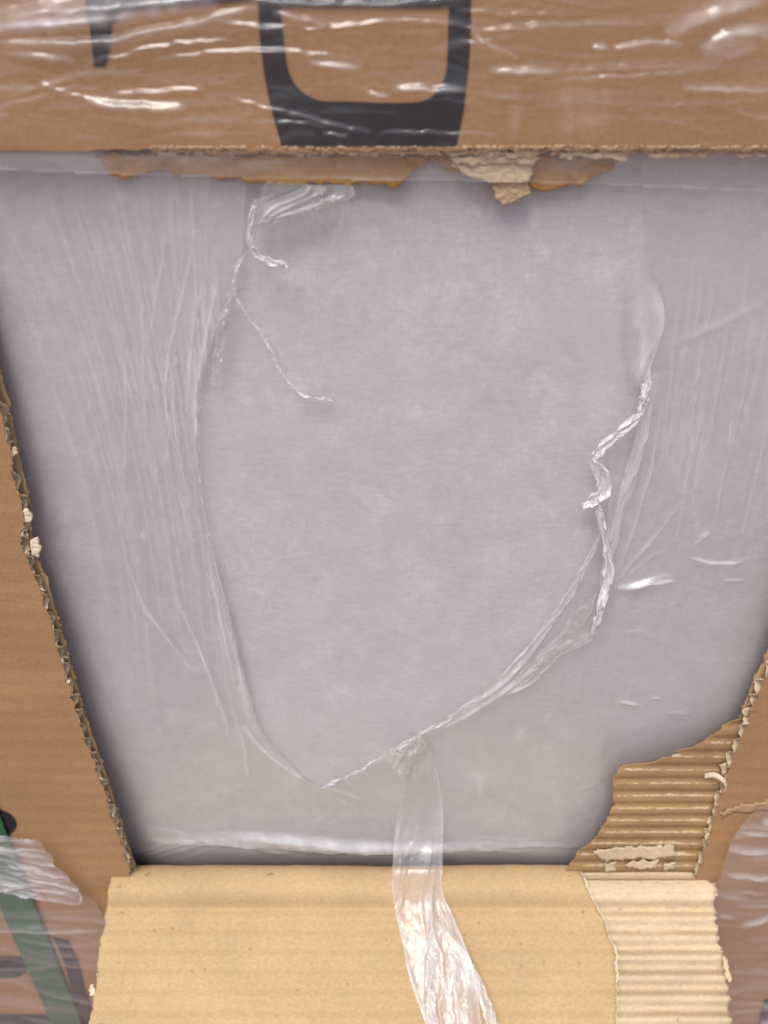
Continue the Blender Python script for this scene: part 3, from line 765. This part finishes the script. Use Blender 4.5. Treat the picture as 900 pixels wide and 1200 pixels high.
# pulled folds low across the window
for i in range(26):
    x = rng.uniform(160, 560); l = rng.uniform(60, 230); y = 978 + rng.normal(0, 4) + 0.022 * (x - 150)
    F.ridge([(x, y + rng.normal(0, 4)), (x + l / 2, y + rng.normal(0, 2)), (x + l, y + 5 + rng.normal(0, 4))], rng.uniform(1.5, 4), rng.uniform(.0003, .0008), rng.uniform(.15, .45), seed=330 + i, wob=2)
for i in range(12):
    x = rng.uniform(200, 300); F.ridge([(x, 978), (x - 40, 992), (x - rng.uniform(60, 95), 1008)], 1.6, .0004, .10, seed=360 + i, wob=2)
F.ridge([(180, 981), (300, 974), (400, 980), (520, 985), (650, 995)], 4.5, .0010, .60, seed=399)
F.ridge([(240, 971), (330, 975), (450, 982)], 3, .0008, .6, seed=398)
F.z *= np.clip((1003 + 0.01 * (F.gx - 300) - F.gy) / 10, 0.12, 1)
F.h += 0.0045 * np.exp(-((F.gy - 982 - 0.02 * (F.gx - 300)) / 22) ** 2) * np.clip(1 - np.abs(F.gx - 400) / 300, 0, 1) ** 0.5
for i in range(40):
    x = rng.uniform(150, 800); y = rng.uniform(800, 970); l = rng.uniform(8, 40); a = rng.normal(-0.4, 0.8)
    F.ridge([(x, y), (x + l * math.cos(a), y + l * math.sin(a))], rng.uniform(1.2, 2.5), .0002, rng.uniform(.03, .08), seed=420 + i)
F.z += 0.03 + 0.20 * np.clip(fbm(F.gx * 0.006, F.gy * 0.006, 500) - 0.34, 0, 1) * 2 + 0.05 * np.clip(fbm(F.gx * 0.05, F.gy * 0.012, 510) - 0.5, 0, 1) * 2
F.h += 0.0012 * (fbm(F.gx * 0.008, F.gy * 0.006, 515) - 0.5)
F.build('film_sheet', 0.0022, pack_real, M['film_in'], pf, mask=~tear_mask)

# --- crumpled ribbons of film
def crumple(name, left, right, place, mat, parent, n=160, m=22, amp=0.0008, haze=0.35, lift=0.003, seed=0, fold=0.25, edge=0.25, fq=10, rip=0.0, long=1.0, grow=None, crinkle=0.0, fade=False):
    A, B = smooth_path(left, n), smooth_path(right, n)
    s = np.linspace(0, 1, n)[:, None]; t = np.linspace(0, 1, m)[None, :]
    Ld = np.linalg.norm(np.diff(A, axis=0), axis=1).sum(); Wd = np.linalg.norm(A - B, axis=1).mean()
    asp = Ld / max(Wd, 1)
    tt = np.clip(t + fold * (fbm(s * asp * 0.8 * long + t, t * 3, seed) - 0.5), -0.2, 1.2)
    gx = A[:, 0][:, None] * (1 - tt) + B[:, 0][:, None] * tt; gy = A[:, 1][:, None] * (1 - tt) + B[:, 1][:, None] * tt
    # long pleats that run with the ribbon, broken by a few cross creases
    dr = (fbm(s * asp * 0.5 * long + 0 * t, t * 1.5 + 0 * s, seed + 5) - 0.5) * 1.2
    k1 = np.abs(fbm(s * asp * fq * 0.05 * long + t, (t + dr) * fq * 0.45 + 0 * s, seed + 1, 3) - 0.5) * 2
    k2 = np.abs(fbm(s * asp * fq * 0.10 * long + t * 0.8 + dr, t * fq * 0.22 - s * asp * 0.12, seed + 2, 3) - 0.5) * 2
    h = lift + amp * (1.5 * (1 - k1) ** 4 + 1.3 * (1 - k2) ** 5)
    hz = haze * (0.45 + 0.9 * (1 - k1) ** 6 + 0.7 * (1 - k2) ** 8) + edge * (np.exp(-((t) / 0.05) ** 2) + np.exp(-((1 - t) / 0.05) ** 2))
    if crinkle:
        cr = (1 - np.abs(fbm(s * Ld / 26 + t * 2.2, t * Wd / 14 + s * Ld / 90, seed + 31, 3) - 0.5) * 2) ** 5
        c2 = (1 - np.abs(fbm(s * Ld / 13 - t * 1.6, t * Wd / 9, seed + 33, 2) - 0.5) * 2) ** 4
    if grow: gr = np.interp(gy, grow[0], grow[1])
    else: gr = 1.0
    if crinkle:
        h = h + crinkle * amp * (1.3 * cr + 0.7 * c2) * gr; hz = hz + haze * crinkle * (0.8 * cr + 0.35 * c2 - 0.25)
    hz = hz * gr
    if fade: hz = hz * np.clip(t / 0.55, 0, 1) ** 1.5 * np.clip(s / 0.25, 0, 1) * np.clip((1 - s) / 0.15, 0, 1)
    X, Yv, Z = place(gx, gy, h)
    mask = None
    if rip:
        rr = np.abs(t - 0.5) * 2 + rip * (fbm(s * asp * 3 + 0 * t, (t > .5) * 5.0 + 0 * s, seed + 9) - 0.5) * 2
        mask = (rr < 1.0)
    return link(name, grid_mesh(X, Yv, Z, mask, {'haze': np.clip(hz, 0, 1)}), mat, parent)
def rope(name, pts, widths, place, mat, parent, **kw):
    P = smooth_path(pts, 60); W = np.interp(np.linspace(0, 1, 60), np.linspace(0, 1, len(widths)), widths)
    W = W * (0.75 + 0.6 * vnoise(np.arange(60) * 0.3, np.arange(60) * 0, kw.get('seed', 0) + 77))
    d = np.gradient(P, axis=0); d /= np.maximum(np.linalg.norm(d, axis=1), 1e-6)[:, None]
    nrm = np.stack([-d[:, 1], d[:, 0]], 1)
    kw = dict(dict(fq=4, fold=0.15, long=0.4, crinkle=0.9), **kw)
    return crumple(name, P + nrm * W[:, None] / 2, P - nrm * W[:, None] / 2, place, mat, parent, **kw)
C = M['film_crumple']
# twisted torn edge on the right
rope('torn_film_edge', [(762, 432), (757, 455), (752, 478), (749, 486)], [3, 10, 13, 5], pack_real, C, pf, seed=1, haze=.8, amp=.0011, lift=.004, m=14, n=60)
rope('torn_film_edge', [(752, 484), (735, 499), (715, 515), (700, 530), (696, 540), (703, 552), (709, 563), (706, 578), (694, 588), (683, 594)], [4, 9, 10, 7, 7, 12, 15, 14, 10, 3], pack_real, C, pf, seed=2, haze=.8, amp=.0011, lift=.005, m=16, n=160)
rope('torn_film_edge', [(696, 584), (703, 602), (707, 620), (711, 645), (713, 668), (709, 690), (702, 715), (694, 742)], [12, 8, 7, 8, 9, 8, 8, 3], pack_real, C, pf, seed=3, haze=.8, amp=.0011, lift=.005, m=16, n=160)
crumple('torn_film_edge', [(704, 690), (680, 712), (645, 752), (600, 796)], [(704, 700), (697, 740), (660, 770), (612, 806)], pack_real, C, pf, seed=4, haze=.16, amp=.0008, lift=.0035, edge=.15, n=120, m=30)
crumple('torn_film_edge', [(708, 530), (716, 560), (712, 600), (708, 640)], [(720, 528), (719, 565), (716, 610), (712, 650)], pack_real, C, pf, seed=14, haze=.12, amp=.0004, lift=.0035, edge=.12, n=80, m=10)
# scrap and hook hanging below the upper edge
crumple('film_scrap', [(318, 214), (303, 228), (296, 240), (298, 252)], [(420, 218), (418, 232), (395, 240), (330, 256)], pack_real, C, pf, seed=5, haze=.24, amp=.0014, lift=.004, n=90, m=70, edge=.15, fq=6, rip=.25)
crumple('film_scrap', [(380, 222), (345, 240), (315, 254), (297, 264)], [(395, 238), (360, 248), (330, 258), (299, 270)], pack_real, C, pf, seed=6, haze=.35, amp=.0010, lift=.005, n=90, m=20)
rope('film_scrap', [(300, 234), (295, 250), (293, 270), (292, 284), (300, 296), (312, 304), (322, 309), (330, 308), (336, 314)], [5, 5, 5, 7, 6, 6, 6, 6, 5], pack_real, C, pf, seed=7, haze=.6, amp=.0010, lift=.005, m=12, n=140)
rope('loose_thread', [(287, 300), (278, 312), (274, 330), (276, 345)], [3, 3, 2, 2], pack_real, C, pf, seed=8, haze=.35, amp=.0004, lift=.003, m=6, n=50)
rope('loose_thread', [(274, 342), (287, 366), (302, 385), (318, 412), (328, 433), (340, 450), (355, 462), (370, 465), (384, 468), (393, 473)], [3, 3, 3, 3, 3.5, 3, 3, 3.5, 3.5, 2], pack_real, C, pf, seed=9, haze=.42, amp=.0004, lift=.003, m=6, n=140)
crumple('film_scrap', [(268, 340), (255, 380), (248, 430), (247, 452)], [(276, 344), (268, 375), (260, 430), (258, 460)], pack_real, C, pf, seed=10, haze=.14, amp=.0007, lift=.003, n=80, m=12, edge=.06)
rope('torn_film_edge', [(236, 468), (233, 540), (241, 610), (262, 702), (284, 790), (302, 848)], [1.5, 2.5, 3, 3.5, 3, 1.5], pack_real, C, pf, seed=41, haze=.30, amp=.0005, lift=.0032, m=8, n=200, crinkle=.3)
rope('torn_film_edge', [(376, 923), (410, 908), (440, 892), (492, 861)], [2, 3, 4, 5], pack_real, C, pf, seed=42, haze=.42, amp=.0006, lift=.0034, m=8, n=160, crinkle=.3)
rope('torn_film_edge', [(492, 861), (545, 829), (602, 782), (652, 720), (690, 655), (708, 612)], [4, 6, 8, 7, 6, 3], pack_real, C, pf, seed=43, haze=.34, amp=.0006, lift=.0034, m=10, n=200, crinkle=.3)
rope('torn_film_edge', [(768, 436), (752, 510), (734, 575), (716, 640), (706, 690)], [3, 9, 12, 11, 6], pack_real, C, pf, seed=44, haze=.24, amp=.0006, lift=.0034, m=14, n=160, crinkle=.2)
# smooth flap of film folded on its right, its pale reflection painted as haze
crumple('film_scrap', [(730, 325), (728, 380), (733, 430), (738, 462)], [(770, 325), (779, 372), (766, 420), (752, 452)], pack_real, M['film_in'], pf, seed=15, haze=.5, amp=.00005, lift=.0026, n=60, m=30, edge=.0, fold=0.05, fq=3, fade=True)
# crumpled knot where the strip hangs
crumple('film_scrap', [(448, 888), (462, 878), (480, 868), (492, 860)], [(475, 915), (482, 902), (492, 890), (500, 872)], pack_real, C, pf, seed=16, haze=.25, amp=.0014, lift=.004, n=70, m=24, edge=.1, rip=.3)

# --- the strip that hangs out over the flap
def strip_place(gx, gy, h):
    """leaves the package film, swings out to the fold and then lies on the flap"""
    gc = np.maximum(gy, 1019.0)
    _, y1, z1 = on_pack(gx, gy, 0.0); y1 = y1 - h
    _, y2, z2 = on_flap(gx, gc, 0.0)
    h2 = h + HUMP * 1.3 * np.exp(-((gc - 1019) / 24.0) ** 2)
    y2 = y2 + nF[0] * h2; z2 = z2 + nF[1] * h2
    t1 = (y1 + D) * ct - z1 * st; t2 = (y2 + D) * ct - z2 * st          # distance in front of the lens
    f = np.clip((gy - 900) / 119.0, 0, 1); f = f * f * (3 - 2 * f)
    t = t1 * (1 - f) + t2 * f
    u, v = uv(gx, gy)
    return u * t, -D + (ct + st * v) * t, (ct * v - st) * t
crumple('film_strip', [(484, 862), (478, 890), (470, 930), (463, 975), (459, 1020), (461, 1055), (472, 1110), (485, 1160), (500, 1205), (516, 1250)],
        [(497, 862), (508, 890), (517, 930), (519, 975), (518, 1020), (519, 1045), (538, 1090), (556, 1140), (566, 1205), (580, 1250)], strip_place, C, pf, seed=20, haze=.26, amp=.0009, lift=.0035, n=460, m=80, edge=.26, fold=.06, fq=4, crinkle=0.16, grow=([860, 990, 1060, 1120], [0.5, 0.5, 0.8, 1.1]))
rope('film_strip', [(506, 1035), (504, 1080), (503, 1130), (505, 1180), (512, 1240)], [3, 7, 10, 10, 10], strip_place, C, pf, seed=21, haze=.4, amp=.0008, lift=.0055, m=12, n=140)
rope('film_strip', [(554, 1130), (562, 1155), (572, 1185), (585, 1225)], [3, 9, 12, 12], strip_place, C, pf, seed=22, haze=.4, amp=.0008, lift=.0045, m=12, n=100)

# --- green strap round the pallet load
sx = float(face(23, 1061)[0]); sw = 0.0085
strap = empty('packing_strap', (sx, -0.0016, GZ))
n = 300; zz2 = np.linspace(0, TZ - GZ, n)
xx = np.array([-sw, -sw + 0.0006, -0.003, 0.003, sw - 0.0006, sw])
X, Z = np.meshgrid(xx, zz2); Yv = 0.0002 * np.sin(Z * 30) - 0.00005 * np.cos(X / sw * 8) + 0.00008 * np.sin(Z / 0.0016 * 2) * (np.abs(X) < 0.004)
o = link('strap_band', grid_mesh(X, Yv, Z), M['strap'], strap); so = o.modifiers.new('solid', 'SOLIDIFY'); so.thickness = 0.0008
tag(strap, 'flat green plastic strap running upright under the film at lower left', 'strap')

# --- stretch film low on the left
lf = empty('stretch_film', tuple(float(v) for v in face(40, 1150, -0.004)))
tag(lf, 'clear stretch film with a gathered glossy hem over the green strap at lower left', 'stretch film')
F = Film(-260, 150, 960, 1290, 1.8)
for i in range(70):
    x = rng.uniform(-250, 60); y = rng.uniform(1055, 1280); l = rng.uniform(60, 240); sl = rng.normal(0.10, 0.10)
    F.ridge([(x, y), (x + l / 2, y + sl * l / 2 + rng.normal(0, 3)), (x + l, y + sl * l)], rng.uniform(1.4, 3.4), rng.uniform(.0003, .0009), rng.uniform(.03, .16), wob=3, seed=600 + i, skew=rng.uniform(-.5, .5))
F.ridge([(-40, 1090), (40, 1089), (122, 1091)], 2.5, .0010, .42, seed=690); F.ridge([(20, 1100), (60, 1106), (120, 1106)], 2, .0007, .25, seed=691)
lp = [(-260, 1000), (0, 1030), (60, 1045), (95, 1047), (112, 1056), (124, 1074), (132, 1110), (140, 1290), (-260, 1290)]
F.h *= 1.3
F.z += 0.01 + 0.07 * fbm(F.gx * 0.01, F.gy * 0.05, 610)
F.h += 0.0010 * (fbm(F.gx * 0.02, F.gy * 0.05, 605) - 0.5)
F.build('film_sheet', 0.0036, face_real, M['film_low'], lf, mask=in_poly(F.gx, F.gy, lp))
F = Film(-260, 110, 930, 1080, 1.3)
hem = [(-260, 925), (-60, 966), (4, 976), (30, 981), (48, 985), (54, 996), (62, 1002), (64, 1012), (78, 1024), (86, 1034), (96, 1046), (94, 1061), (60, 1056), (0, 1045), (-260, 1010)]
for i in range(85):  # gathered creases, their glossy highlights painted as streaks of haze
    x = rng.uniform(-200, 30); y = rng.uniform(975, 1048) + 0.17 * x * (x < 0); l = rng.uniform(30, 110); sl = rng.uniform(.12, .3)
    F.ridge([(x, y), (x + l / 2, y + sl * l / 2 + rng.normal(0, 2)), (x + l, y + sl * l)], rng.uniform(1.0, 2.0), rng.uniform(.0003, .0009), rng.uniform(.20, .75), wob=4, seed=640 + i, skew=rng.uniform(-.6, .6))
for i, (p, w, h, z) in enumerate([([(-30, 1028), (20, 1036), (60, 1037)], 6, .002, .6), ([(-20, 1010), (30, 1018), (78, 1034)], 4, .0014, .35), ([(-40, 1040), (10, 1046), (60, 1054), (94, 1060)], 2.4, .001, .6),
    ([(94, 1060), (95, 1044)], 2, .001, .5), ([(-20, 980), (20, 984), (50, 990)], 4, .0012, .35), ([(20, 1000), (45, 1008), (52, 1018)], 3, .001, .35), ([(-20, 992), (30, 1000), (60, 1004)], 5, .0015, .45)]):
    F.ridge(p, w * 0.6, h * 0.6, z, seed=680 + i, wob=3)
F.z = F.z * 0.8 + 0.05 + 0.12 * fbm(F.gx * 0.02, F.gy * 0.08, 650)
F.build('gathered_hem', 0.0062, face_real, M['film_low'], lf, mask=in_poly(F.gx, F.gy, smooth_path(hem, 300)))

# --- stretch film low on the right
rf_ = empty('stretch_film', tuple(float(v) for v in face(880, 1100, -0.004)))
tag(rf_, 'clear stretch film pulled into streaky folds beside the fluted flap edge at lower right', 'stretch film')
F = Film(800, 1160, 930, 1290, 1.8)
for i in range(150):
    x = rng.uniform(800, 1080); y = rng.uniform(955, 1280); l = rng.uniform(40, 160); sl = rng.normal(0.0, 0.08)
    dens = 1.0 if y < 1070 else 0.5
    F.ridge([(x, y), (x + l / 2, y + sl * l / 2 + rng.normal(0, 2)), (x + l, y + sl * l)], rng.uniform(1.1, 2.6), rng.uniform(.0003, .0008) * dens, rng.uniform(.08, .45) * dens, wob=3, seed=700 + i, skew=rng.uniform(-.5, .5))
for i, (p, w, h, z) in enumerate([([(892, 962), (930, 962)], 4, .0014, .7), ([(866, 1085), (885, 1080), (920, 1066)], 3, .0014, .6), ([(838, 1074), (864, 1075)], 2.4, .0010, .35), ([(850, 1025), (910, 1029)], 2.4, .001, .45),
    ([(840, 1048), (880, 1056)], 4, .0008, .2), ([(835, 1165), (900, 1155)], 3, .0006, .2), ([(890, 1178), (930, 1174)], 3, .001, .5), ([(888, 1200), (930, 1194)], 5, .001, .6), ([(855, 995), (900, 1000)], 3, .0009, .25)]):
    F.ridge(p, w, h, z, seed=760 + i, wob=2)
rp = [(886, 948), (898, 944), (940, 940), (1160, 930), (1160, 1290), (830, 1290), (826, 1060), (836, 1048), (845, 1020), (856, 985), (868, 965)]
F.h *= 1.5
F.z += 0.02 + 0.14 * fbm(F.gx * 0.01, F.gy * 0.06, 705) * np.clip((1120 - F.gy) / 80, 0.4, 1)
F.h += 0.0010 * (fbm(F.gx * 0.02, F.gy * 0.05, 706) - 0.5)
F.build('film_sheet', 0.0040, face_real, M['film_low'], rf_, mask=in_poly(F.gx, F.gy, smooth_path(rp, 300)))

# films were laid out in world space: hang them on their empties without moving them
bpy.context.view_layer.update()
for e in (top_film, pf, lf, rf_):
    for ch in e.children:
        ch.data.transform(e.matrix_world.inverted())
